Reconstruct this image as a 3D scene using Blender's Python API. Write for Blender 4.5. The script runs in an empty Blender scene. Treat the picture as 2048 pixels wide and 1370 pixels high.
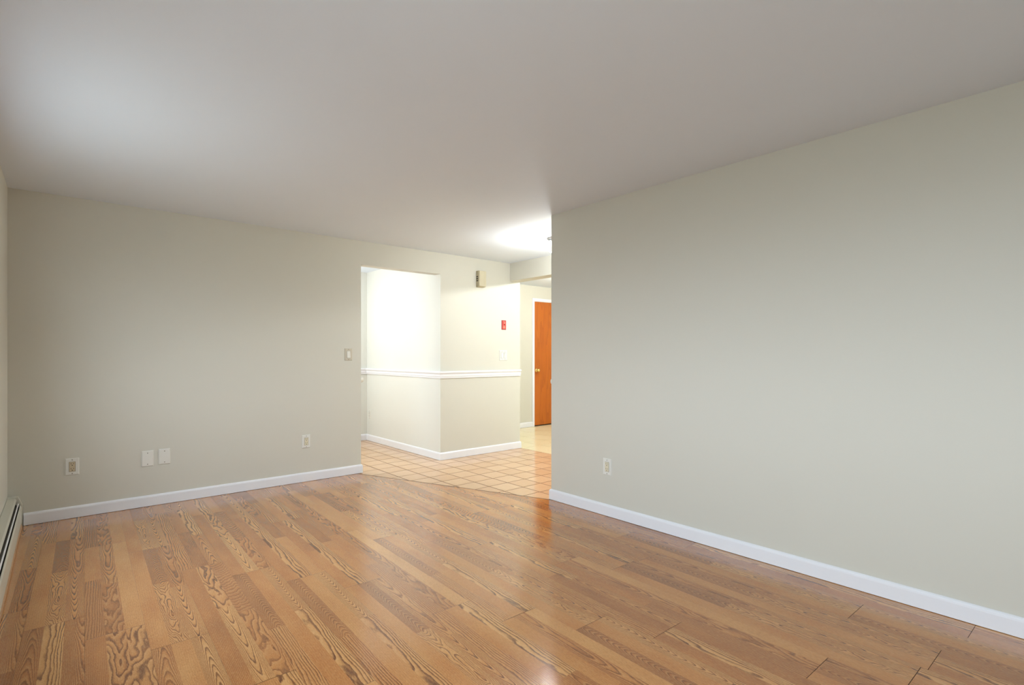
import bpy, bmesh, math, random
from mathutils import Vector, Matrix

C = bpy.context.scene.collection
sc = bpy.context.scene
PI = math.pi

# ------------------------------------------------------------------ camera
CAM_H = 1.145
YAW = 0.7131
cam_d = bpy.data.cameras.new('camera')
cam_d.sensor_width = 36.0
cam_d.sensor_fit = 'HORIZONTAL'
cam_d.lens = 1042.1 / 2048 * 36.0
cam_d.shift_x = 0.0
cam_d.shift_y = 25.1 / 2048
cam_d.clip_start = 0.02
cam = bpy.data.objects.new('camera', cam_d)
cam.location = (0, 0, CAM_H)
cam.rotation_euler = (PI / 2, 0, -YAW)
C.objects.link(cam)
sc.camera = cam

# ------------------------------------------------------------------ view
sc.view_settings.view_transform = 'Standard'
sc.view_settings.look = 'None'
sc.view_settings.gamma = 1.0
sc.view_settings.use_curve_mapping = False
sc.view_settings.exposure = 0.0

# ------------------------------------------------------------------ sizes (metres)
XL, XR = -0.2695, 2.943          # left wall face, right wall face
YB = 4.793                       # back wall face
YN = -1.25                       # wall behind the camera
H = 2.254                        # ceiling
WT = 0.115                       # wall thickness
OPL, OPR, OPH = 2.204, 3.118, 2.026   # opening in the back wall
PR = 4.276                       # right edge of the pier
YF = 6.594                       # end wall of the side passage
YD = 6.09                        # entry hall door wall
XE = 6.75                        # entry hall right wall
RE = 2.925                       # end of the right wall
YS = 1.35                        # near end of the tiled hall

# ------------------------------------------------------------------ world (daylight outside)
w = bpy.data.worlds.new('world')
sc.world = w
w.use_nodes = True
nt = w.node_tree
nt.nodes.clear()
wo = nt.nodes.new('ShaderNodeOutputWorld')
bg = nt.nodes.new('ShaderNodeBackground')
tc = nt.nodes.new('ShaderNodeTexCoord')
sp = nt.nodes.new('ShaderNodeSeparateXYZ')
rp = nt.nodes.new('ShaderNodeValToRGB')
mp = nt.nodes.new('ShaderNodeMapRange')
mp.inputs['From Min'].default_value = -1
mp.inputs['From Max'].default_value = 1
nt.links.new(tc.outputs['Generated'], sp.inputs[0])
nt.links.new(sp.outputs['Z'], mp.inputs['Value'])
nt.links.new(mp.outputs[0], rp.inputs[0])
e = rp.color_ramp.elements
e[0].position = 0.44
e[0].color = (0.235, 0.268, 0.262, 1)          # pale ground
e[1].position = 0.52
e[1].color = (0.78, 0.90, 1.0, 1)           # sky
nt.links.new(rp.outputs[0], bg.inputs[0])
bg.inputs[1].default_value = 10.8
nt.links.new(bg.outputs[0], wo.inputs[0])

# windows in the left wall: (y0, y1, z0, z1)
WINS = [(-0.55, 1.15, 0.70, 1.98), (2.35, 3.60, 0.70, 1.84)]


def area(name, loc, rot, sx, sy, power, col, portal=False):
    l = bpy.data.lights.new(name, 'AREA')
    l.shape = 'RECTANGLE'
    l.size, l.size_y = sx, sy
    l.energy = power
    l.color = col
    if portal:
        l.cycles.is_portal = True
    o = bpy.data.objects.new(name, l)
    o.location = loc
    o.rotation_euler = rot
    C.objects.link(o)
    return o


def point(name, loc, power, col, r=0.05):
    l = bpy.data.lights.new(name, 'POINT')
    l.energy = power
    l.color = col
    l.shadow_soft_size = r
    o = bpy.data.objects.new(name, l)
    o.location = loc
    C.objects.link(o)
    return o


for y0, y1, z0, z1 in WINS:
    area('window_portal', (XL - 0.06, (y0 + y1) / 2, (z0 + z1) / 2), (0, -PI / 2, 0), z1 - z0, y1 - y0, 1, (1, 1, 1), True)
# lamp in the side passage, in the entry hall, an added entry fill and the room's own ceiling lamp (all out of view)
point('passage_lamp_light', (1.65, 5.90, 1.75), 44, (0.99, 1.0, 0.98), 0.07)
point('entry_lamp_light', (5.05, 3.25, 2.20), 106, (0.97, 1.0, 0.98), 0.05)
point('entry_far_fill_light', (5.55, 4.95, 2.10), 18, (1.0, 0.95, 0.82), 0.06)  # added fill without a fixture, brightens the entry wall, door and cream floor
HALL_LAMP = (3.545, 3.465)
point('hall_lamp_light', (HALL_LAMP[0], HALL_LAMP[1], H - 0.21), 25, (0.96, 1.0, 1.0), 0.06)


# ------------------------------------------------------------------ node helpers
def srgb(r, g, b):
    def f(c):
        c /= 255.0
        return c / 12.92 if c <= 0.04045 else ((c + 0.055) / 1.055) ** 2.4
    return (f(r), f(g), f(b), 1.0)


class NT:
    def __init__(self, name):
        self.m = bpy.data.materials.new(name)
        self.m.use_nodes = True
        self.t = self.m.node_tree
        self.b = self.t.nodes['Principled BSDF']

    def n(self, typ, **kw):
        x = self.t.nodes.new(typ)
        for k, v in kw.items():
            setattr(x, k, v)
        return x

    def l(self, a, b):
        self.t.links.new(a, b)

    def math(self, op, a, b=None, c=None, clamp=False):
        x = self.n('ShaderNodeMath', operation=op)
        x.use_clamp = clamp
        for i, v in enumerate((a, b, c)):
            if v is None:
                continue
            if isinstance(v, (int, float)):
                x.inputs[i].default_value = v
            else:
                self.l(v, x.inputs[i])
        return x.outputs[0]

    def mix(self, fac, a, b, blend='MIX'):
        x = self.n('ShaderNodeMix', data_type='RGBA', blend_type=blend)
        for s, v in ((x.inputs[0], fac), (x.inputs[6], a), (x.inputs[7], b)):
            if isinstance(v, (int, float, tuple)):
                s.default_value = v
            else:
                self.l(v, s)
        return x.outputs[2]

    def noise(self, vec, scale, detail=2, rough=0.5, dim='3D'):
        x = self.n('ShaderNodeTexNoise', noise_dimensions=dim)
        x.inputs['Scale'].default_value = scale
        x.inputs['Detail'].default_value = detail
        x.inputs['Roughness'].default_value = rough
        if vec is not None:
            self.l(vec, x.inputs['Vector'])
        return x.outputs[0]

    def comb(self, x, y, z):
        c = self.n('ShaderNodeCombineXYZ')
        for i, v in enumerate((x, y, z)):
            if isinstance(v, (int, float)):
                c.inputs[i].default_value = v
            else:
                self.l(v, c.inputs[i])
        return c.outputs[0]

    def bump(self, h, strength, dist=0.001):
        x = self.n('ShaderNodeBump')
        x.inputs['Strength'].default_value = strength
        x.inputs['Distance'].default_value = dist
        self.l(h, x.inputs['Height'])
        self.l(x.outputs[0], self.b.inputs['Normal'])


def plain(name, col, rough=0.5, metal=0.0, bump=0.0, bscale=300, var=0.0, coat=0.0):
    q = NT(name)
    q.b.inputs['Roughness'].default_value = rough
    q.b.inputs['Metallic'].default_value = metal
    if coat:
        q.b.inputs['Coat Weight'].default_value = coat
        q.b.inputs['Coat Roughness'].default_value = 0.1
    g = q.n('ShaderNodeTexCoord').outputs['Object']
    if var:
        nn = q.noise(g, 3.0, 3)
        q.l(q.mix(nn, tuple(c * (1 - var) for c in col[:3]) + (1,), col), q.b.inputs['Base Color'])
    else:
        q.b.inputs['Base Color'].default_value = col
    if bump:
        q.bump(q.noise(g, bscale, 3), bump)
    return q.m


M_wall = plain('wall_paint', srgb(214, 212, 201), 0.55, bump=0.12, bscale=260, var=0.02)
M_pass = plain('passage_paint', srgb(227, 228, 222), 0.5, bump=0.10, bscale=260, var=0.02)
M_ceil = plain('ceiling_paint', srgb(228, 236, 247), 0.8, bump=0.15, bscale=200, var=0.02)
M_trim = plain('trim_gloss_white', srgb(240, 241, 246), 0.28, var=0.01)
M_plate = plain('white_plastic', srgb(232, 231, 224), 0.3)
M_almond = plain('almond_plastic', srgb(205, 190, 160), 0.35)
M_cream = plain('cream_plastic', srgb(226, 218, 192), 0.4)
M_dark = plain('dark_slot', srgb(45, 35, 25), 0.6)
M_screw = plain('screw_metal', srgb(120, 112, 95), 0.4, metal=0.6)
M_brass = plain('polished_brass', srgb(235, 205, 130), 0.18, metal=1.0)
M_chrome = plain('brushed_nickel', srgb(170, 170, 172), 0.3, metal=1.0)
M_red = plain('red_plastic', srgb(214, 62, 50), 0.4)
M_redd = plain('dark_red_plastic', srgb(150, 35, 28), 0.4)
M_heat = plain('heater_enamel', srgb(214, 212, 198), 0.35, var=0.03)
M_fin = plain('heater_inside', srgb(70, 66, 58), 0.5, metal=0.4)
M_grout = plain('tile_grout', srgb(100, 64, 36), 0.85, bump=0.3, bscale=500)
M_under = plain('floor_joint', srgb(84, 48, 26), 0.8, var=0.2)
M_shoe = plain('light_wood_strip', srgb(205, 160, 118), 0.4, var=0.2)

q = NT('lamp_glass')
q.b.inputs['Base Color'].default_value = (1, 1, 1, 1)
q.b.inputs['Emission Color'].default_value = (1.0, 0.95, 0.86, 1)
q.b.inputs['Emission Strength'].default_value = 26
M_glow = q.m


# orange varnished flush door
def door_mat():
    q = NT('varnished_door_wood')
    g = q.n('ShaderNodeTexCoord').outputs['Object']
    s = q.n('ShaderNodeSeparateXYZ'); q.l(g, s.inputs[0])
    x, y, z = s.outputs
    v1 = q.comb(q.math('MULTIPLY', x, 5.0), 0.0, q.math('MULTIPLY', z, 0.7))
    n1 = q.noise(v1, 1.0, 3, 0.5)
    f = q.math('ADD', q.math('MULTIPLY', n1, 5.0), q.math('MULTIPLY', x, 2.0))
    fr = q.math('FRACT', f)
    dark = q.math('POWER', fr, 3.0)
    fine = q.noise(q.comb(q.math('MULTIPLY', x, 220.0), 0.0, q.math('MULTIPLY', z, 6.0)), 1.0, 2)
    c = q.mix(q.math('MULTIPLY', dark, 0.45), srgb(192, 102, 16), srgb(148, 68, 6))
    c = q.mix(q.math('MULTIPLY', fine, 0.25), c, srgb(168, 84, 18))
    q.l(c, q.b.inputs['Base Color'])
    q.b.inputs['Roughness'].default_value = 0.3
    return q.m


M_door = door_mat()


# laminate: three-strip boards; every strip carries its grain in face attributes
def wood_mat():
    q = NT('oak_laminate')
    uv = q.n('ShaderNodeUVMap', uv_map='grain').outputs[0]
    s = q.n('ShaderNodeSeparateXYZ'); q.l(uv, s.inputs[0])
    u, v = s.outputs[0], s.outputs[1]

    def attr(name):
        a = q.n('ShaderNodeAttribute', attribute_name=name)
        p = q.n('ShaderNodeSeparateXYZ'); q.l(a.outputs['Vector'], p.inputs[0])
        return p.outputs
    seed, tone, contrast = attr('pa')
    a1, a2, a3 = attr('pb')           # rings per metre along, parabola, rings per metre across
    v0, amp, fine = attr('pc')        # centre line, noise warp, unused
    # large warp
    nv = q.comb(q.math('ADD', q.math('MULTIPLY', u, 4.2), q.math('MULTIPLY', seed, 37.0)),
                q.math('MULTIPLY', v, 17.0), q.math('MULTIPLY', seed, 11.0))
    n1 = q.math('SUBTRACT', q.noise(nv, 1.0, 2, 0.45), 0.5)
    nv2 = q.comb(q.math('ADD', q.math('MULTIPLY', u, 26.0), q.math('MULTIPLY', seed, 91.0)),
                 q.math('MULTIPLY', v, 120.0), seed)
    n2 = q.math('SUBTRACT', q.noise(nv2, 1.0, 2, 0.6), 0.5)
    nv3 = q.comb(q.math('MULTIPLY', u, 90.0), q.math('MULTIPLY', v, 500.0), seed)
    n3 = q.math('SUBTRACT', q.noise(nv3, 1.0, 1, 0.6), 0.5)
    dv = q.math('SUBTRACT', v, v0)
    # centre line wanders
    wv = q.math('SUBTRACT', q.noise(q.comb(q.math('ADD', q.math('MULTIPLY', u, 2.2), q.math('MULTIPLY', seed, 5.0)), 0.0, 3.0), 1.0, 1), 0.5)
    dv = q.math('ADD', dv, q.math('MULTIPLY', wv, 0.035))
    ab = q.math('SQRT', q.math('ADD', q.math('MULTIPLY', dv, dv), 0.00002))
    F = q.math('MULTIPLY', u, a1)
    F = q.math('ADD', F, q.math('MULTIPLY', q.math('MULTIPLY', ab, ab), a2))
    F = q.math('ADD', F, q.math('MULTIPLY', v, a3))
    F = q.math('ADD', F, q.math('MULTIPLY', n1, amp))
    F = q.math('ADD', F, q.math('MULTIPLY', n2, 0.42))
    F = q.math('ADD', F, q.math('MULTIPLY', n3, 0.18))
    fr = q.math('FRACT', F)
    # late wood: slow rise then sharp edge
    rise = q.n('ShaderNodeMapRange', interpolation_type='SMOOTHSTEP')
    q.l(q.math('SUBTRACT', 0.56, q.math('MULTIPLY', fine, 0.45)), rise.inputs['From Min'])
    q.l(q.math('SUBTRACT', 0.88, q.math('MULTIPLY', fine, 0.22)), rise.inputs['From Max'])
    q.l(fr, rise.inputs['Value'])
    fall = q.n('ShaderNodeMapRange', interpolation_type='SMOOTHSTEP')
    fall.inputs['From Min'].default_value = 0.88
    fall.inputs['From Max'].default_value = 1.0
    fall.inputs['To Min'].default_value = 1.0
    fall.inputs['To Max'].default_value = 0.0
    q.l(fr, fall.inputs['Value'])
    line = q.math('MULTIPLY', rise.outputs[0], fall.outputs[0])
    # contrast drifts along the strip
    cd = q.noise(q.comb(q.math('ADD', q.math('MULTIPLY', u, 5.0), seed), q.math('MULTIPLY', v, 20.0), seed), 1.0, 2)
    cdm = q.n('ShaderNodeMapRange'); q.l(cd, cdm.inputs['Value'])
    cdm.inputs['From Min'].default_value = 0.3
    cdm.inputs['From Max'].default_value = 0.65
    cdm.inputs['To Min'].default_value = 0.65
    cdm.inputs['To Max'].default_value = 1.0
    amt = q.math('MULTIPLY', q.math('MULTIPLY', line, q.math('MULTIPLY', contrast, 1.0)), cdm.outputs[0], clamp=True)
    # base tone
    rampt = q.n('ShaderNodeValToRGB')
    el = rampt.color_ramp.elements
    el[0].position = 0.0; el[0].color = srgb(142, 82, 36)
    el[1].position = 1.0; el[1].color = srgb(214, 156, 92)
    m = rampt.color_ramp.elements.new(0.5); m.color = srgb(190, 122, 62)
    tn = q.math('ADD', tone, q.math('MULTIPLY', n1, 0.55))
    q.l(tn, rampt.inputs[0])
    base = rampt.outputs[0]
    darkc = q.mix(tone, srgb(88, 38, 8), srgb(104, 50, 14))
    hl = q.n('ShaderNodeMapRange', interpolation_type='SMOOTHSTEP')
    hl.inputs['From Min'].default_value = 0.45
    hl.inputs['From Max'].default_value = 0.02
    q.l(fr, hl.inputs['Value'])
    base = q.mix(q.math('MULTIPLY', q.math('MULTIPLY', hl.outputs[0], contrast), 0.22), base, srgb(232, 186, 126))
    col = q.mix(amt, base, darkc)
    # pores: short fine dashes along the grain
    pv = q.comb(q.math('ADD', q.math('MULTIPLY', u, 75.0), q.math('MULTIPLY', seed, 50.0)), q.math('MULTIPLY', v, 1300.0), seed)
    pn = q.noise(pv, 1.0, 1, 0.7)
    pm = q.n('ShaderNodeMapRange'); q.l(pn, pm.inputs['Value'])
    pm.inputs['From Min'].default_value = 0.50
    pm.inputs['From Max'].default_value = 0.68
    col = q.mix(q.math('MULTIPLY', pm.outputs[0], 0.42), col, srgb(120, 70, 36))
    pm2 = q.n('ShaderNodeMapRange'); q.l(pn, pm2.inputs['Value'])
    pm2.inputs['From Min'].default_value = 0.46
    pm2.inputs['From Max'].default_value = 0.30
    col = q.mix(q.math('MULTIPLY', pm2.outputs[0], 0.26), col, srgb(235, 198, 140))
    q.l(col, q.b.inputs['Base Color'])
    rr = q.math('ADD', q.math('MULTIPLY', line, 0.04), 0.17)
    q.l(rr, q.b.inputs['Roughness'])
    q.b.inputs['Specular IOR Level'].default_value = 0.08
    q.b.inputs['Coat Weight'].default_value = 1.0
    q.b.inputs['Coat IOR'].default_value = 1.5
    q.b.inputs['Coat Roughness'].default_value = 0.15
    q.bump(pn, 0.02, 0.0003)
    return q.m


M_wood = wood_mat()


def tile_mat(name, c1, c2, c3, rough, mottling=0.6):
    q = NT(name)
    g = q.n('ShaderNodeTexCoord').outputs['Object']
    a = q.n('ShaderNodeAttribute', attribute_name='pa')
    p = q.n('ShaderNodeSeparateXYZ'); q.l(a.outputs['Vector'], p.inputs[0])
    ns = q.n('ShaderNodeVectorMath', operation='ADD')
    q.l(g, ns.inputs[0]); q.l(a.outputs['Vector'], ns.inputs[1])
    n1 = q.noise(ns.outputs[0], 7.0, 4, 0.6)
    n2 = q.noise(ns.outputs[0], 60.0, 3, 0.6)
    c = q.mix(n1, c1, c2)
    c = q.mix(q.math('MULTIPLY', n2, 0.30), c, c3)
    c = q.mix(q.math('MULTIPLY', p.outputs[1], 0.35), c, c3)
    q.l(c, q.b.inputs['Base Color'])
    q.b.inputs['Roughness'].default_value = rough
    q.bump(n2, 0.08, 0.0006)
    return q.m


M_terra = tile_mat('terracotta_tile', srgb(226, 194, 158), srgb(216, 178, 140), srgb(196, 150, 108), 0.12)
M_ctile = tile_mat('cream_tile', srgb(246, 236, 200), srgb(240, 226, 186), srgb(230, 212, 168), 0.2)


# ------------------------------------------------------------------ mesh helpers
def box(bm, x0, y0, z0, x1, y1, z1, mi=0, bev=0.0, seg=2):
    r = bmesh.ops.create_cube(bm, size=1.0)
    vs = r['verts']
    for v in vs:
        v.co = Vector(((x0 + x1) / 2 + v.co.x * (x1 - x0), (y0 + y1) / 2 + v.co.y * (y1 - y0), (z0 + z1) / 2 + v.co.z * (z1 - z0)))
    fs = set(f for v in vs for f in v.link_faces)
    for f in fs:
        f.material_index = mi
    if bev:
        es = list(set(e for v in vs for e in v.link_edges))
        rr = bmesh.ops.bevel(bm, geom=es, offset=bev, segments=seg, affect='EDGES', profile=0.6)
        for f in rr['faces']:
            f.material_index = mi
    return vs


def lathe(bm, prof, centre, axis='Z', n=40, mi=0, cap=True):
    """prof: list of (radius, t) revolved about an axis through centre"""
    rings = []
    for r, t in prof:
        ring = []
        for k in range(n):
            a = 2 * PI * k / n
            if axis == 'Z':
                p = (r * math.cos(a), r * math.sin(a), t)
            elif axis == 'Y':
                p = (r * math.cos(a), t, r * math.sin(a))
            else:
                p = (t, r * math.cos(a), r * math.sin(a))
            ring.append(bm.verts.new(Vector(p) + Vector(centre)))
        rings.append(ring)
    for a, b in zip(rings, rings[1:]):
        for k in range(n):
            f = bm.faces.new((a[k], a[(k + 1) % n], b[(k + 1) % n], b[k]))
            f.material_index = mi
            f.smooth = True
    if cap:
        for ring in (rings[0], rings[-1]):
            f = bm.faces.new(ring)
            f.material_index = mi
    bmesh.ops.recalc_face_normals(bm, faces=bm.faces[:])


def sweep(bm, path, prof, mi=0):
    """extrude profile [(offset to the left of travel, z)] along a 2-D path with mitred corners"""
    P = [Vector(p) for p in path]
    rows = []
    for i, p in enumerate(P):
        d0 = (P[i] - P[i - 1]).normalized() if i > 0 else None
        d1 = (P[i + 1] - P[i]).normalized() if i < len(P) - 1 else None
        if d0 is None:
            d0 = d1
        if d1 is None:
            d1 = d0
        n0 = Vector((-d0.y, d0.x)); n1 = Vector((-d1.y, d1.x))
        m = (n0 + n1)
        m = m / max(m.dot(n0), 1e-6)
        rows.append([bm.verts.new((p.x + m.x * o, p.y + m.y * o, z)) for o, z in prof])
    k = len(prof)
    for a, b in zip(rows, rows[1:]):
        for j in range(k):
            f = bm.faces.new((a[j], a[(j + 1) % k], b[(j + 1) % k], b[j]))
            f.material_index = mi
    bm.faces.new(rows[0]).material_index = mi
    bm.faces.new(rows[-1]).material_index = mi
    bmesh.ops.recalc_face_normals(bm, faces=bm.faces[:])


def obj(name, bm, mats, parent=None):
    me = bpy.data.meshes.new(name)
    bm.to_mesh(me)
    bm.free()
    for m in (mats if isinstance(mats, (list, tuple)) else [mats]):
        me.materials.append(m)
    o = bpy.data.objects.new(name, me)
    C.objects.link(o)
    if parent:
        o.parent = parent
    return o


def struct(name, bm, mats):
    o = obj(name, bm, mats)
    o['kind'] = 'structure'
    return o


def thing(name, label, cat, loc, rotz=0, group=None):
    o = bpy.data.objects.new(name, None)
    o.empty_display_size = 0.05
    C.objects.link(o)
    o.location = loc
    o.rotation_euler = (0, 0, rotz)
    o['label'] = label
    o['category'] = cat
    if group:
        o['group'] = group
    return o


# ------------------------------------------------------------------ setting: walls
ZT = H + 0.1
Z0 = -0.05

bm = bmesh.new()      # back wall: left part, header over the opening
box(bm, XL - WT, YB, Z0, OPL, YB + WT, ZT)
box(bm, OPL, YB, OPH, OPR, YB + WT, ZT)
struct('wall_back', bm, M_wall)

bm = bmesh.new()      # pier (closet block) between the opening and the entry hall
box(bm, OPR, YB, Z0, PR, YF, ZT)
pier = struct('wall_pier', bm, [M_wall, M_pass])
for f in pier.data.polygons:
    if f.normal.x < -0.5:
        f.material_index = 1

bm = bmesh.new()
box(bm, XR, YN, Z0, XR + WT, RE, ZT)
struct('wall_right', bm, M_wall)

bm = bmesh.new()      # left wall with two windows
ys = [YN - WT, WINS[0][0], WINS[0][1], WINS[1][0], WINS[1][1], YB]
for i in range(5):
    if i in (1, 3):
        z0, z1 = WINS[i // 2][2], WINS[i // 2][3]
        box(bm, XL - WT, ys[i], Z0, XL, ys[i + 1], z0)
        box(bm, XL - WT, ys[i], z1, XL, ys[i + 1], ZT)
    else:
        box(bm, XL - WT, ys[i], Z0, XL, ys[i + 1], ZT)
struct('wall_left', bm, M_wall)

bm = bmesh.new()
box(bm, XL, YN - WT, Z0, XR + WT, YN, ZT)
struct('wall_rear', bm, M_wall)

bm = bmesh.new()      # side passage: end wall and left wall
box(bm, 0.6, YF, Z0, PR, YF + WT, ZT)
struct('wall_passage_end', bm, M_pass)
bm = bmesh.new()
box(bm, 0.6 - WT, YB + WT, Z0, 0.6, YF + WT, ZT)
struct('wall_passage_left', bm, M_pass)

bm = bmesh.new()      # entry hall: door wall
DX0, DX1, DH = 5.735, 6.50, 2.012
box(bm, PR, YD, Z0, DX0, YD + WT, ZT)
box(bm, DX1, YD, Z0, XE + WT, YD + WT, ZT)
box(bm, DX0, YD, DH, DX1, YD + WT, ZT)
struct('wall_entry', bm, M_wall)
bm = bmesh.new()
box(bm, XE, YS, Z0, XE + WT, YD, ZT)
struct('wall_entry_right', bm, M_wall)
bm = bmesh.new()
box(bm, XR + WT, YS - WT, Z0, XE + WT, YS, ZT)
struct('wall_hall_near', bm, M_wall)

bm = bmesh.new()      # beam dividing the tiled hall from the entry hall
box(bm, 4.1135, YS, 2.04, PR, YB, ZT)
struct('wall_beam', bm, M_wall)

bm = bmesh.new()
box(bm, XL - WT, YN - WT, H, XE + WT, YF + WT, H + 0.12)
struct('ceiling', bm, M_ceil)

# ------------------------------------------------------------------ setting: laminate floor
ROT = 0.0241
BW, BL, V0 = 0.1972, 1.2835, 0.006
SW = BW / 3
S1, S2 = 0.592, 0.688

# grain kinds: tone, contrast, a1, a2, a3, v0, amp
# tone, contrast, a1, a2, a3, v0, warp, thickness
K = {
    'plain':   (0.55, 0.16, 1, 0, 130, 0, 1.5, 0.2),
    'fine':    (0.50, 0.42, 1, 0, 190, 0, 2.0, 0.3),
    'light':   (0.82, 0.10, 1, 0, 140, 0, 1.2, 0.2),
    'tan':     (0.68, 0.14, 2, 0, 120, 0, 1.6, 0.2),
    'brown':   (0.34, 0.28, 2, 0, 130, 0, 2.0, 0.4),
    'arcs':    (0.30, 0.80, -34, 4200, 0, 0.010, 2.0, 0.25),
    'archb':   (0.46, 0.75, -12, 4200, 0, 0.000, 2.4, 0.3),
    'chevron': (0.74, 1.00, 26, 7000, 0, 0.000, 1.6, 0.2),
    'knots':   (0.72, 0.95, 9, 3000, 20, 0.004, 12.0, 0.2),
    'fan':     (0.50, 0.75, 6, 2800, 70, 0.02, 3.0, 0.3),
    'cath':    (0.66, 1.00, 13, 7000, 0, -0.004, 1.6, 0.1),
    'cathup':  (0.78, 1.00, -13, 7600, 0, 0.004, 2.0, 0.35),
    'halfu':   (0.46, 0.85, 8, 3200, 0, 0.030, 1.8, 0.15),
    'wavy':    (0.50, 0.80, 6, 700, 45, 0.01, 6.0, 0.1),
    'blotch':  (0.66, 0.92, 5, 800, 10, 0.0, 6.5, 0.3),
    'vee':     (0.86, 1.00, 9, 5200, 0, 0.0, 2.2, 0.05),
    'ripple':  (0.36, 0.65, 30, 500, 12, 0.0, 4.0, 0.1),
    'stripe':  (0.62, 0.90, 2, 500, 120, 0.02, 3.2, 0.25),
    'stripel': (0.88, 1.00, 2, 900, 125, 0.03, 3.6, 0.35),
    'striped': (0.38, 0.70, 3, 400, 130, 0.02, 2.5, 0.25),
}
# one print = three strips, each a list of (length, kind)
PR_ = {
    'A': [[(BL, 'tan')], [(S1, 'arcs'), (BL - S1, 'knots')], [(S2, 'fan'), (BL - S2, 'cath')]],
    'B': [[(S1, 'plain'), (BL - S1, 'striped')], [(S2, 'fan'), (BL - S2, 'wavy')], [(BL, 'light')]],
    'C': [[(S2, 'arcs'), (BL - S2, 'stripe')], [(BL, 'tan')], [(S1, 'chevron'), (BL - S1, 'stripel')]],
    'D': [[(BL, 'fine')], [(S1, 'blotch'), (BL - S1, 'vee')], [(S2, 'ripple'), (BL - S2, 'wavy')]],
    'E': [[(S2, 'brown'), (BL - S2, 'plain')], [(BL, 'stripel')], [(S1, 'brown'), (BL - S1, 'tan')]],
    'F': [[(BL, 'stripe')], [(S1, 'plain'), (BL - S1, 'brown')], [(S2, 'stripel'), (BL - S2, 'archb')]],
    'G': [[(BL, 'archb')], [(BL, 'stripel')], [(S1, 'halfu'), (BL - S1, 'brown')]],
    'H': [[(BL, 'fine')], [(S2, 'blotch'), (BL - S2, 'stripe')], [(S1, 'blotch'), (BL - S1, 'arcs')]],
    'I': [[(S1, 'archb'), (BL - S1, 'plain')], [(BL, 'light')], [(S2, 'cathup'), (BL - S2, 'fan')]],
}
ROWS = {  # row: (u of a board end, print of the boards from far to near around it)
    -3: (2.30, 'DF'), -2: (3.20, 'IG'), -1: (2.95, 'AG'), 0: (2.703, 'BH'), 1: (2.45, 'AI'), 2: (1.965, 'DF'), 3: (3.006, 'DC'),
    4: (2.758, 'EC'), 5: (2.497, 'EA'), 6: (2.00, 'BF'), 7: (1.755, 'CB'), 8: (1.504, 'AC'),
    9: (1.263, 'FE'), 10: (2.045, 'DB'), 11: (1.805, 'CA'), 12: (1.785, 'FA'), 13: (0.82, 'AC'),
    14: (0.455, 'EB'), 15: (1.4, 'DF'), 16: (0.9, 'AC'),
}
SEEDS = {}
rs = random.Random(7)
for p in PR_:
    for si in range(3):
        for pi in range(2):
            SEEDS[(p, si, pi)] = rs.random() * 10

bm = bmesh.new()
uvl = bm.loops.layers.uv.new('grain')
pa = bm.faces.layers.float_vector.new('pa')
pb = bm.faces.layers.float_vector.new('pb')
pc = bm.faces.layers.float_vector.new('pc')
cR, sR = math.cos(ROT), math.sin(ROT)


def uv2xy(v, u):
    return (v * cR + u * sR, -v * sR + u * cR)


UMIN, UMAX = YN - 0.3, YB + 0.3
rb = random.Random(3)
for row, (ue, pr) in ROWS.items():
    v_a = V0 + row * BW
    k0 = math.floor((UMIN - ue) / BL) - 1
    k1 = math.ceil((UMAX - ue) / BL) + 1
    for k in range(k0, k1):
        top = ue + (k + 1) * BL          # far end of the board
        # boards at k=-1 lie nearer than the listed end, k=0 beyond it
        if k == 0:
            pname = pr[0]
        elif k == -1:
            pname = pr[1]
        else:
            pname = 'ABCDEF'[(row * 5 + k * 7) % 6]
        if top < UMIN or top - BL > UMAX:
            continue
        gl = 0.00010 + 0.0005 * rb.random() ** 2   # half joint widths
        ge = 0.0006 + 0.0006 * rb.random()
        dz = 0.0
        for si, strip in enumerate(PR_[pname]):
            pos = 0.0
            va = v_a + si * SW + (gl if si == 0 else 0)
            vb = v_a + (si + 1) * SW - (gl if si == 2 else 0)
            for pi, (ln, kind) in enumerate(strip):
                ua = top - pos - (ge if pos == 0 else 0)
                ub = top - pos - ln + (ge if pi == len(strip) - 1 else 0)
                tone, con, a1, a2, a3, v0, amp, thick = K[kind]
                seed = SEEDS[(pname, si, pi)]
                co = [(va, ua), (va, ub), (vb, ub), (vb, ua)]
                vs = [bm.verts.new((*uv2xy(v, u), dz)) for v, u in co]
                f = bm.faces.new(vs)
                f[pa] = Vector((seed, tone + rb.uniform(-0.13, 0.10), con))
                f[pb] = Vector((a1, a2, a3))
                f[pc] = Vector((v0, amp, thick))
                for lp, (v, u) in zip(f.loops, co):
                    lp[uvl].uv = (top - pos - u, v - (v_a + (si + 0.5) * SW))
                pos += ln
DA, DB = Vector((2.157, 4.793)), Vector((2.9335, 2.909))      # edge between laminate and tile
dd = (DB - DA).normalized()
nn = Vector((-dd.y, dd.x))             # towards the tile side
if nn.x < 0:
    nn = -nn
GAP = 0.006


def cut(bm, co, no):
    bmesh.ops.bisect_plane(bm, geom=bm.verts[:] + bm.edges[:] + bm.faces[:], plane_co=co, plane_no=no, clear_outer=True)


cut(bm, (XL, 0, 0), (-1, 0, 0))
cut(bm, (XR, 0, 0), (1, 0, 0))
cut(bm, (0, YB, 0), (0, 1, 0))
cut(bm, (0, YN, 0), (0, -1, 0))
cut(bm, (DA.x - nn.x * GAP, DA.y - nn.y * GAP, 0), (nn.x, nn.y, 0))
for f in bm.faces:
    f.material_index = 0
    if f.normal.z < 0:
        f.normal_flip()
box(bm, XL - 0.02, YN - 0.02, -0.06, XR + 0.02, YB + 0.02, -0.0018, 1)
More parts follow.
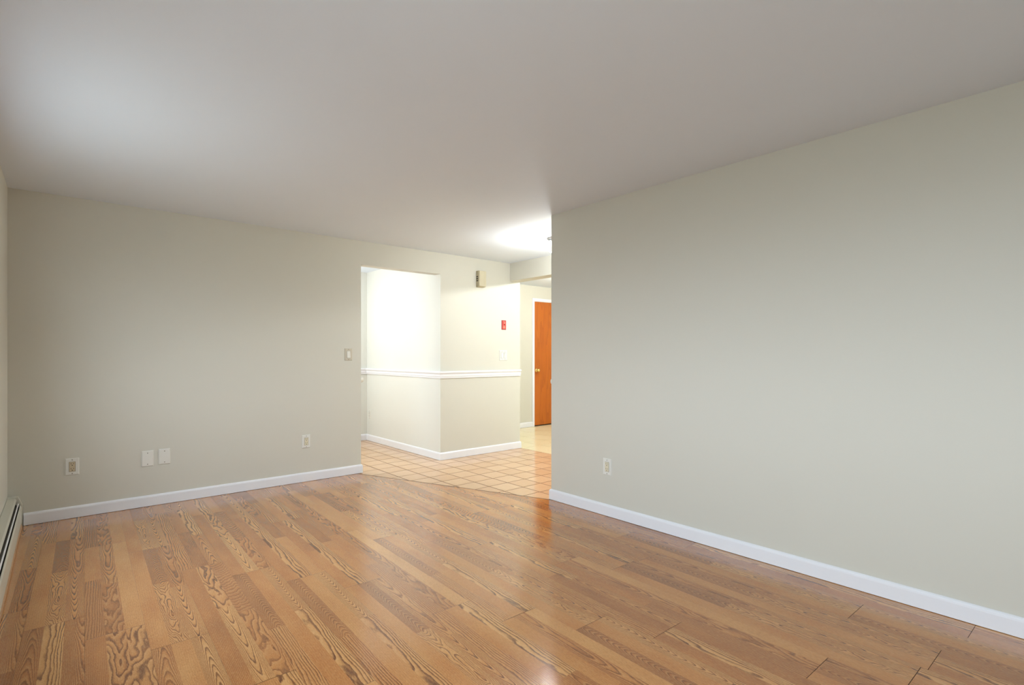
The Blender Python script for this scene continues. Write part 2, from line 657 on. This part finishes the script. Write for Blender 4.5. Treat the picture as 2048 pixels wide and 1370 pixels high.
# dark joint filler along the diagonal edge
q0, q1 = DA - dd * 0.05, DB + dd * 0.02
f = bm.faces.new([bm.verts.new((p.x, p.y, -0.0006)) for p in (q0 - nn * GAP, q1 - nn * GAP, q1 + nn * GAP, q0 + nn * GAP)])
f.material_index = 2
f.normal_update()
if f.normal.z < 0:
    f.normal_flip()
struct('floor', bm, [M_wood, M_under, plain('joint_filler', srgb(84, 48, 26), 0.7)])


# ------------------------------------------------------------------ setting: tiled hall floor and entry floor
def tiles(name, ox, oy, px, py, gap, x0, x1, y0, y1, z, mats, cuts, seed):
    bm = bmesh.new()
    la = bm.faces.layers.float_vector.new('pa')
    r = random.Random(seed)
    ch = 0.0012
    for i in range(math.floor((x0 - ox) / px) - 1, math.ceil((x1 - ox) / px) + 1):
        for j in range(math.floor((y0 - oy) / py) - 1, math.ceil((y1 - oy) / py) + 1):
            ax, bx = ox + i * px + gap / 2, ox + (i + 1) * px - gap / 2
            ay, by = oy + j * py + gap / 2, oy + (j + 1) * py - gap / 2
            ax, bx, ay, by = max(ax, x0), min(bx, x1), max(ay, y0), min(by, y1)
            if bx - ax < 0.004 or by - ay < 0.004:
                continue
            lo = [bm.verts.new((x, y, z - 0.004)) for x, y in ((ax, ay), (bx, ay), (bx, by), (ax, by))]
            hi = [bm.verts.new((x, y, z)) for x, y in ((ax + ch, ay + ch), (bx - ch, ay + ch), (bx - ch, by - ch), (ax + ch, by - ch))]
            fs = [bm.faces.new(hi)] + [bm.faces.new((lo[k], lo[(k + 1) % 4], hi[(k + 1) % 4], hi[k])) for k in range(4)]
            val = Vector((r.random() * 9, r.random(), r.random() * 5))
            for f in fs:
                f[la] = val
    for co, no in cuts:
        cut(bm, co, no)
    box(bm, x0 - 0.01, y0 - 0.01, z - 0.05, x1 + 0.01, y1 + 0.01, z - 0.003, 1)
    return struct(name, bm, mats)


TX, TY, TP = 2.8186, 3.985, 0.2099
diag = [((DA.x + nn.x * GAP, DA.y + nn.y * GAP, 0), (-nn.x, -nn.y, 0))]
# hall part in front of the back wall plane: grout bed clipped with the same edge, so build it in one piece
bm = bmesh.new()
la = bm.faces.layers.float_vector.new('pa')
r = random.Random(5)
ch, gap = 0.0010, 0.0082
x0, x1, y0, y1 = 0.6, PR - 0.004, YS, YF
for i in range(math.floor((x0 - TX) / TP) - 1, math.ceil((x1 - TX) / TP) + 1):
    for j in range(math.floor((y0 - TY) / TP) - 1, math.ceil((y1 - TY) / TP) + 1):
        ax, bx = max(TX + i * TP + gap / 2, x0), min(TX + (i + 1) * TP - gap / 2, x1)
        ay, by = max(TY + j * TP + gap / 2, y0), min(TY + (j + 1) * TP - gap / 2, y1)
        if bx - ax < 0.004 or by - ay < 0.004:
            continue
        cx_, cy_ = (ax + bx) / 2, (ay + by) / 2
        if cx_ > OPR + 0.25 and cy_ > YB + 0.2:
            continue
        if cx_ < 2.0 and cy_ < YB:
            continue
        lo = [bm.verts.new((x, y, -0.0035)) for x, y in ((ax, ay), (bx, ay), (bx, by), (ax, by))]
        hi = [bm.verts.new((x, y, 0)) for x, y in ((ax + ch, ay + ch), (bx - ch, ay + ch), (bx - ch, by - ch), (ax + ch, by - ch))]
        fs = [bm.faces.new(hi)] + [bm.faces.new((lo[k], lo[(k + 1) % 4], hi[(k + 1) % 4], hi[k])) for k in range(4)]
        val = Vector((r.random() * 9, r.random(), r.random() * 5))
        for f in fs:
            f[la] = val
            f.material_index = 0
# grout bed
pts = [(0.6, YF), (0.6, YB + 0.01), (DA.x - 0.3, YB + 0.01), (DA.x - 0.3, YS), (x1, YS), (x1, YF)]
f = bm.faces.new([bm.verts.new((x, y, -0.0009)) for x, y in pts])
f.material_index = 1
if f.normal.z < 0:
    f.normal_flip()
# only the room side of the diagonal is cut away; keep everything behind the back wall
near = [f for f in bm.faces if min(v.co.y for v in f.verts) < YB + 0.05]
geom = list({e for f in near for e in f.edges} | {v for f in near for v in f.verts} | set(near))
bmesh.ops.bisect_plane(bm, geom=geom, plane_co=diag[0][0], plane_no=diag[0][1], clear_outer=False)
pc0 = Vector(diag[0][0]); pn0 = Vector(diag[0][1])
dele = [f for f in bm.faces if (f.calc_center_median() - pc0).dot(pn0) > 1e-5 and f.calc_center_median().y < YB + 0.0001]
bmesh.ops.delete(bm, geom=dele, context='FACES')
struct('floor_hall', bm, [M_terra, M_grout])

EP = 0.305
tiles('floor_entry', 4.30, 4.15, EP, EP, 0.003, PR + 0.002, XE, YS, YD, 0.0, [M_ctile, plain('pale_grout', srgb(196, 176, 138), 0.8)], [], 9)
bm = bmesh.new()
box(bm, PR - 0.006, YS, -0.05, PR + 0.004, YB, 0.0008, 0, 0.0004, 1)
struct('trim_1', bm, plain('threshold_metal', srgb(150, 108, 62), 0.4, var=0.1))

# ------------------------------------------------------------------ setting: baseboards and rails
BT = 0.013


def base_prof(h=0.083):
    return [(0.0, 0.0022), (BT, 0.0022), (BT, h - 0.017), (BT * 0.90, h - 0.010), (BT * 0.62, h - 0.004), (BT * 0.2, h), (0.0, h)]


def shell(name, path, prof, mat=M_trim):
    bm = bmesh.new()
    sweep(bm, path, prof)
    return struct(name, bm, mat)


# travel so that the room lies to the left
shell('baseboard_back', [(OPL, YB + WT - 0.001), (OPL, YB), (-0.192, YB)][::1], [(-o, z) for o, z in base_prof()] if False else base_prof())
shell('baseboard_right', [(XR, YN), (XR, RE), (XR + WT, RE), (XR + WT, YS)], base_prof())
shell('baseboard_pier', [(PR, YD), (PR, YB), (OPR, YB), (OPR, YF), (0.65, YF)], [(o, z) for o, z in base_prof(0.083)])
shell('baseboard_entry', [(DX0 - 0.045, YD), (PR + 0.014, YD)], base_prof(0.08))
rail = [(0.0, 0.889), (0.010, 0.889), (0.013, 0.897), (0.013, 0.905), (0.017, 0.912), (0.017, 0.934), (0.022, 0.942), (0.028, 0.949), (0.028, 0.961), (0.022, 0.967), (0.0, 0.967)]
shell('trim_2', [(PR, YB), (OPR, YB), (OPR, YF), (0.65, YF)], rail)

# ------------------------------------------------------------------ entry door
dr = bpy.data.objects.new('door_1', None)
C.objects.link(dr)
dr.location = (DX0, YD, 0)
dr['kind'] = 'structure'
bm = bmesh.new()
box(bm, 0.004, 0.012, 0.012, DX1 - DX0 - 0.004, 0.050, DH - 0.006, 0, 0.002, 1)
obj('door_panel', bm, M_door, dr)
bm = bmesh.new()
box(bm, -0.01, 0.030, 0.0, DX1 - DX0 + 0.01, 0.10, 0.0115)
box(bm, -0.01, 0.001, -0.03, DX1 - DX0 + 0.01, 0.115, 0.0006)
obj('door_gap_blocker', bm, M_dark, dr)  # dark blocks added to stop outside light leaking under the door
bm = bmesh.new()
cw, ct = 0.045, 0.014
W_ = DX1 - DX0
box(bm, -cw, -ct, 0, 0, 0, DH + cw, 0, 0.003, 2)
box(bm, W_, -ct, 0, W_ + cw, 0, DH + cw, 0, 0.003, 2)
box(bm, 0, -ct, DH, W_, 0, DH + cw, 0, 0.003, 2)
box(bm, -0.001, -0.001, 0, 0.004, 0.09, DH)
box(bm, W_ - 0.004, -0.001, 0, W_ + 0.001, 0.09, DH)
box(bm, 0.004, -0.001, DH - 0.005, W_ - 0.004, 0.09, DH + 0.001)
obj('door_frame', bm, M_trim, dr)
bm = bmesh.new()
lathe(bm, [(0.031, 0.012), (0.031, 0.006), (0.026, 0.002), (0.012, 0.0), (0.010, -0.012), (0.012, -0.022), (0.024, -0.030), (0.028, -0.040), (0.026, -0.052), (0.016, -0.058), (0.004, -0.060)], (0.062, 0, 0.90), 'Y', 32)
obj('door_handle', bm, M_brass, dr)

# ------------------------------------------------------------------ windows in the left wall (light the room from outside the view)
for i, (y0, y1, z0, z1) in enumerate(WINS):
    bm = bmesh.new()
    f_ = 0.045
    xa, xb = XL - 0.075, XL - 0.03
    box(bm, xa, y0, z0, xb, y0 + f_, z1)
    box(bm, xa, y1 - f_, z0, xb, y1, z1)
    box(bm, xa, y0 + f_, z0, xb, y1 - f_, z0 + f_)
    box(bm, xa, y0 + f_, z1 - f_, xb, y1 - f_, z1)
    box(bm, xa, y0 + f_, (z0 + z1) / 2 - 0.02, xb, y1 - f_, (z0 + z1) / 2 + 0.02)
    c = 0.06
    box(bm, XL, y0 - c, z0 - c, XL + 0.015, y0, z1 + c)
    box(bm, XL, y1, z0 - c, XL + 0.015, y1 + c, z1 + c)
    box(bm, XL, y0, z1, XL + 0.015, y1, z1 + c)
    box(bm, XL - 0.03, y0, z0 - 0.03, XL + 0.035, y1, z0)
    struct('window_%d' % (i + 1), bm, M_trim)


# ------------------------------------------------------------------ wall plates
def cover(parent, wd, ht, th=0.006, mat=M_plate, hole=None):
    bm = bmesh.new()
    vs = box(bm, -wd / 2, -th, -ht / 2, wd / 2, 0, ht / 2)
    # slanted rim
    for v in bm.verts:
        if v.co.y < -th / 2:
            v.co.x *= (wd - 0.008) / wd
            v.co.z *= (ht - 0.008) / ht
    es = [e for e in bm.edges if all(v.co.y < -th / 2 for v in e.verts)]
    bmesh.ops.bevel(bm, geom=es, offset=0.0012, segments=2, affect='EDGES')
    return obj('cover_plate', bm, mat, parent)


def screws(parent, pts, y=-0.006):
    for x, z in pts:
        bm = bmesh.new()
        lathe(bm, [(0.0032, 0.001), (0.0032, -0.0006), (0.0022, -0.0012)], (x, y, z), 'Y', 14)
        box(bm, x - 0.0026, y - 0.0016, z - 0.0004, x + 0.0026, y - 0.0010, z + 0.0004, 1)
        obj('screw', bm, [M_screw, M_dark], parent)


def receptacle(parent, mat):
    bm = bmesh.new()
    # dark reveal round the insert, then the face
    box(bm, -0.0178, -0.0064, -0.0346, 0.0178, -0.0040, 0.0346, 1)
    box(bm, -0.0164, -0.0082, -0.0332, 0.0164, -0.0060, 0.0332, 0, 0.0008, 2)
    face = obj('receptacle', bm, [mat, M_dark], parent)
    bm = bmesh.new()
    for s in (1, -1):
        zc = s * 0.0175
        box(bm, -0.0078, -0.0086, zc + 0.0000, -0.0054, -0.0080, zc + 0.0090, 1)
        box(bm, 0.0054, -0.0086, zc + 0.0010, 0.0078, -0.0080, zc + 0.0085, 1)
        lathe(bm, [(0.0030, -0.0080), (0.0030, -0.0086)], (0, 0, zc - 0.0070), 'Y', 14, 1)
    obj('socket_slots', bm, [mat, M_dark], face)
    return face


def rocker(parent, x, mat=M_plate, up=True, name='rocker'):
    bm = bmesh.new()
    box(bm, x - 0.0176, -0.0064, -0.0346, x + 0.0176, -0.0045, 0.0346, 1)
    vs = box(bm, x - 0.0160, -0.0085, -0.0330, x + 0.0160, -0.0060, 0.0330, 0)
    s = 1 if up else -1
    for v in vs:
        if v.co.y < -0.007:
            v.co.y -= 0.0035 if v.co.z * s < 0 else -0.001
    return obj(name, bm, [mat, M_dark], parent)


def outlet(label, loc, rotz, mat, wd=0.076, ht=0.118, group='power outlets low on the walls'):
    t = thing('wall_outlet', label, 'power outlet', loc, rotz, group)
    cover(t, wd, ht)
    receptacle(t, mat)
    screws(t, [(0, 0.048), (0, -0.048)])
    return t


outlet('wall outlet with a tan socket insert in a pale plate, nearest the baseboard heater', (0.058, YB, 0.361), 0, M_almond)
outlet('white wall outlet on the back wall just left of the tall opening', (1.6785, YB, 0.363), 0, M_cream)
outlet('white wall outlet low on the long right wall', (XR, 2.363, 0.349), -PI / 2, M_cream)
outlet('white wall outlet under the chair rail inside the opening, beside the inner corner', (OPR, 6.515, 0.352), -PI / 2, M_plate)

for lab, x, z in (('blank wall plate, left and lower of the two side by side', 0.494, 0.3605),
                  ('blank wall plate, right and higher of the two side by side', 0.602, 0.3635)):
    t = thing('blank_plate', lab, 'wall plate', (x, YB, z), 0, 'blank cover plates on the back wall')
    cover(t, 0.076, 0.119)
    screws(t, [(0, 0.042), (0, -0.042)])

t = thing('light_switch', 'single rocker light switch on the wall left of the tall opening', 'light switch', (2.0765, YB, 1.1505), 0)
cover(t, 0.076, 0.116, mat=plain('warm_grey_plastic', srgb(206, 199, 182), 0.35))
rocker(t, 0)
screws(t, [(0, 0.048), (0, -0.048)])

t = thing('light_switch', 'double rocker light switch on the pier above the chair rail', 'light switch', (4.006, YB, 1.140), 0)
cover(t, 0.122, 0.122)
rocker(t, -0.023)
rocker(t, 0.023, up=False)
screws(t, [(-0.023, 0.048), (-0.023, -0.048), (0.023, 0.048), (0.023, -0.048)])

# red single switch plate with pale marks
t = thing('switch_plate', 'small red switch plate with pale marks above the double light switch', 'switch plate', (4.015, YB, 1.505), 0)
cover(t, 0.071, 0.114, mat=M_redd)
bm = bmesh.new()
box(bm, -0.028, -0.0072, -0.048, 0.028, -0.0055, 0.048, 0, 0.0006, 1)
obj('red_face', bm, M_red, t)
M_mark = plain('pale_ink', srgb(250, 205, 165), 0.5)
bm = bmesh.new()
for (xa, za, xb, zb, th) in ((-0.004, 0.020, 0.012, 0.030, 0.003), (0.012, 0.030, 0.010, 0.012, 0.003), (-0.012, -0.008, 0.010, 0.008, 0.003),
                             (-0.012, -0.020, 0.012, -0.016, 0.003), (-0.012, -0.034, -0.012, -0.022, 0.003), (0.0, -0.034, 0.002, -0.024, 0.003), (0.010, -0.034, 0.012, -0.024, 0.003),
                             (-0.014, -0.038, 0.012, -0.037, 0.002), (-0.014, 0.038, 0.014, 0.039, 0.002)):
    a, b = Vector((xa, 0, za)), Vector((xb, 0, zb))
    d = (b - a); L = d.length; ang = math.atan2(d.z, d.x)
    vs = box(bm, -L / 2, -0.0078, -th / 2, L / 2, -0.0070, th / 2)
    m = Matrix.Translation((a + b) / 2) @ Matrix.Rotation(-ang, 4, 'Y')
    for v in vs:
        v.co = m @ v.co
obj('marks', bm, M_mark, t)
bm = bmesh.new()
vs = box(bm, -0.004, -0.020, -0.004, 0.004, -0.006, 0.006, 0, 0.001, 2)
for v in bm.verts:
    v.co.z += (-0.006 - v.co.y) * 0.5
obj('toggle', bm, M_redd, t)

# door chime
dx0, dxr, dz0, dz1, dep = 3.600, 3.699, 1.926, 2.110, 0.064
t = thing('door_chime', 'cream plastic door chime box high on the pier beside the opening', 'door chime', ((dx0 + dxr) / 2, YB, (dz0 + dz1) / 2), 0)
hw, hh = (dxr - dx0) / 2, (dz1 - dz0) / 2
bm = bmesh.new()
box(bm, -hw, -dep * 0.72, -hh, hw, 0, hh, 0, 0.003, 2)
for k in range(3):
    zc = 0.024 - k * 0.023
    box(bm, -hw - 0.0006, -dep * 0.62, zc - 0.0065, -hw + 0.002, -dep * 0.10, zc + 0.0065, 1)
    box(bm, hw - 0.002, -dep * 0.55, zc - 0.0042, hw + 0.0006, -dep * 0.12, zc + 0.0042, 1)
obj('chime_base', bm, [plain('beige_plastic', srgb(188, 178, 148), 0.5), M_dark], t)
bm = bmesh.new()
box(bm, -hw + 0.002, -dep, -hh + 0.006, hw + 0.001, -dep * 0.70, hh - 0.001, 0, 0.007, 3)
for x in (-0.032, 0.022):
    box(bm, x, -dep - 0.0012, -hh + 0.018, x + 0.003, -dep + 0.001, hh - 0.02, 0, 0.0005, 1)
obj('chime_cover', bm, plain('aged_cream_plastic', srgb(206, 198, 172), 0.45), t)


# small round gate cups on the two wall ends
def cup(label, loc, rotz, dp):
    t = thing('wall_fitting', label, 'wall fitting', loc, rotz, 'small round fittings facing each other across the opening')
    bm = bmesh.new()
    lathe(bm, [(0.030, 0.0), (0.030, -0.003), (0.028, -0.005), (0.026, -dp + 0.001), (0.023, -dp), (0.020, -0.006), (0.004, -0.005)], (0, 0, 0), 'Y', 32)
    obj('cup', bm, M_plate, t)
    screws(t, [(0, 0)], -0.0055)


cup('small white rounded fitting on the left edge of the tall opening, below the chair rail', (OPL, YB + 0.031, 0.905), PI / 2, 0.030)
cup('small white rounded fitting on the end of the right wall, beside the orange door', (XR + 0.033, RE, 0.935), PI, 0.018)

# ------------------------------------------------------------------ hall ceiling lamp
t = thing('ceiling_lamp', 'lit white glass ceiling lamp half hidden behind the right wall edge', 'ceiling lamp', (HALL_LAMP[0], HALL_LAMP[1], H), 0)
bm = bmesh.new()
lathe(bm, [(0.082, 0.0), (0.084, -0.005), (0.082, -0.012), (0.074, -0.016), (0.068, -0.018)], (0, 0, 0), 'Z', 56)
obj('canopy', bm, M_chrome, t)
bm = bmesh.new()
lathe(bm, [(0.064, -0.018), (0.074, -0.026), (0.074, -0.034), (0.066, -0.038)], (0, 0, 0), 'Z', 56)
obj('collar', bm, M_chrome, t)
bm = bmesh.new()
lathe(bm, [(0.068, -0.036), (0.078, -0.046), (0.082, -0.080), (0.079, -0.108), (0.066, -0.126), (0.044, -0.137), (0.02, -0.142), (0.003, -0.143)], (0, 0, 0), 'Z', 56)
obj('lamp_shade', bm, M_glow, t)

# ------------------------------------------------------------------ baseboard heater along the left wall
t = thing('baseboard_heater', 'off-white metal baseboard heater running along the left wall', 'heater', (XL, 0, 0), 0)
HY0, HY1 = -0.3, YB - 0.012
# coordinates: x from the wall face
bm = bmesh.new()      # back plate and hood
sweep(bm, [(0.0, HY1), (0.0, HY0)], [(0.002, 0.02), (0.004, 0.02), (0.004, 0.197), (0.039, 0.194), (0.045, 0.185), (0.0465, 0.186), (0.041, 0.196), (0.039, 0.199), (0.002, 0.203)])
obj('hood', bm, M_heat, t)
bm = bmesh.new()      # front panel
sweep(bm, [(0.0, HY1), (0.0, HY0)], [(0.066, 0.030), (0.069, 0.030), (0.070, 0.060), (0.069, 0.140), (0.064, 0.152), (0.062, 0.151), (0.0665, 0.139), (0.067, 0.060)])
obj('front_panel', bm, M_heat, t)
bm = bmesh.new()      # damper blade in the slot
sweep(bm, [(0.0, HY1 - 0.05), (0.0, HY0 + 0.05)], [(0.052, 0.166), (0.057, 0.159), (0.0585, 0.160), (0.0535, 0.168)])
obj('damper', bm, M_trim, t)
bm = bmesh.new()      # dark baffle behind the slot
sweep(bm, [(0.0, HY1 - 0.02), (0.0, HY0)], [(0.020, 0.176), (0.060, 0.136), (0.061, 0.137), (0.021, 0.177)])
obj('baffle', bm, M_fin, t)
bm = bmesh.new()      # fins inside
for k in range(96):
    y = HY1 - 0.12 - k * 0.045
    if y > HY0 + 0.1:
        box(bm, 0.008, y - 0.0004, 0.06, 0.058, y + 0.0004, 0.13)
lathe(bm, [(0.011, HY0 + 0.02), (0.011, HY1 - 0.02)], (0.033, 0, 0.095), 'Y', 16)
o = obj('fins', bm, M_fin, t)
bm = bmesh.new()      # end cap
for ya, yb in ((HY1 - 0.045, HY1 + 0.010),):
    prof = [(0.0, 0.004), (0.072, 0.004), (0.0735, 0.060), (0.0735, 0.147), (0.060, 0.185), (0.052, 0.205), (0.0, 0.208)]
    a = [bm.verts.new((x, ya, z)) for x, z in prof]
    b = [bm.verts.new((x, yb, z)) for x, z in prof]
    n = len(prof)
    for i in range(n):
        bm.faces.new((a[i], a[(i + 1) % n], b[(i + 1) % n], b[i]))
    bm.faces.new(a); bm.faces.new(b)
    bmesh.ops.recalc_face_normals(bm, faces=bm.faces[:])
obj('end_cap', bm, M_heat, t)
bm = bmesh.new()
sweep(bm, [(0.0, HY1 - 0.06), (0.0, HY0)], [(0.0645, 0.0022), (0.0725, 0.0022), (0.0725, 0.026), (0.0645, 0.030)])
obj('floor_strip', bm, M_shoe, t)
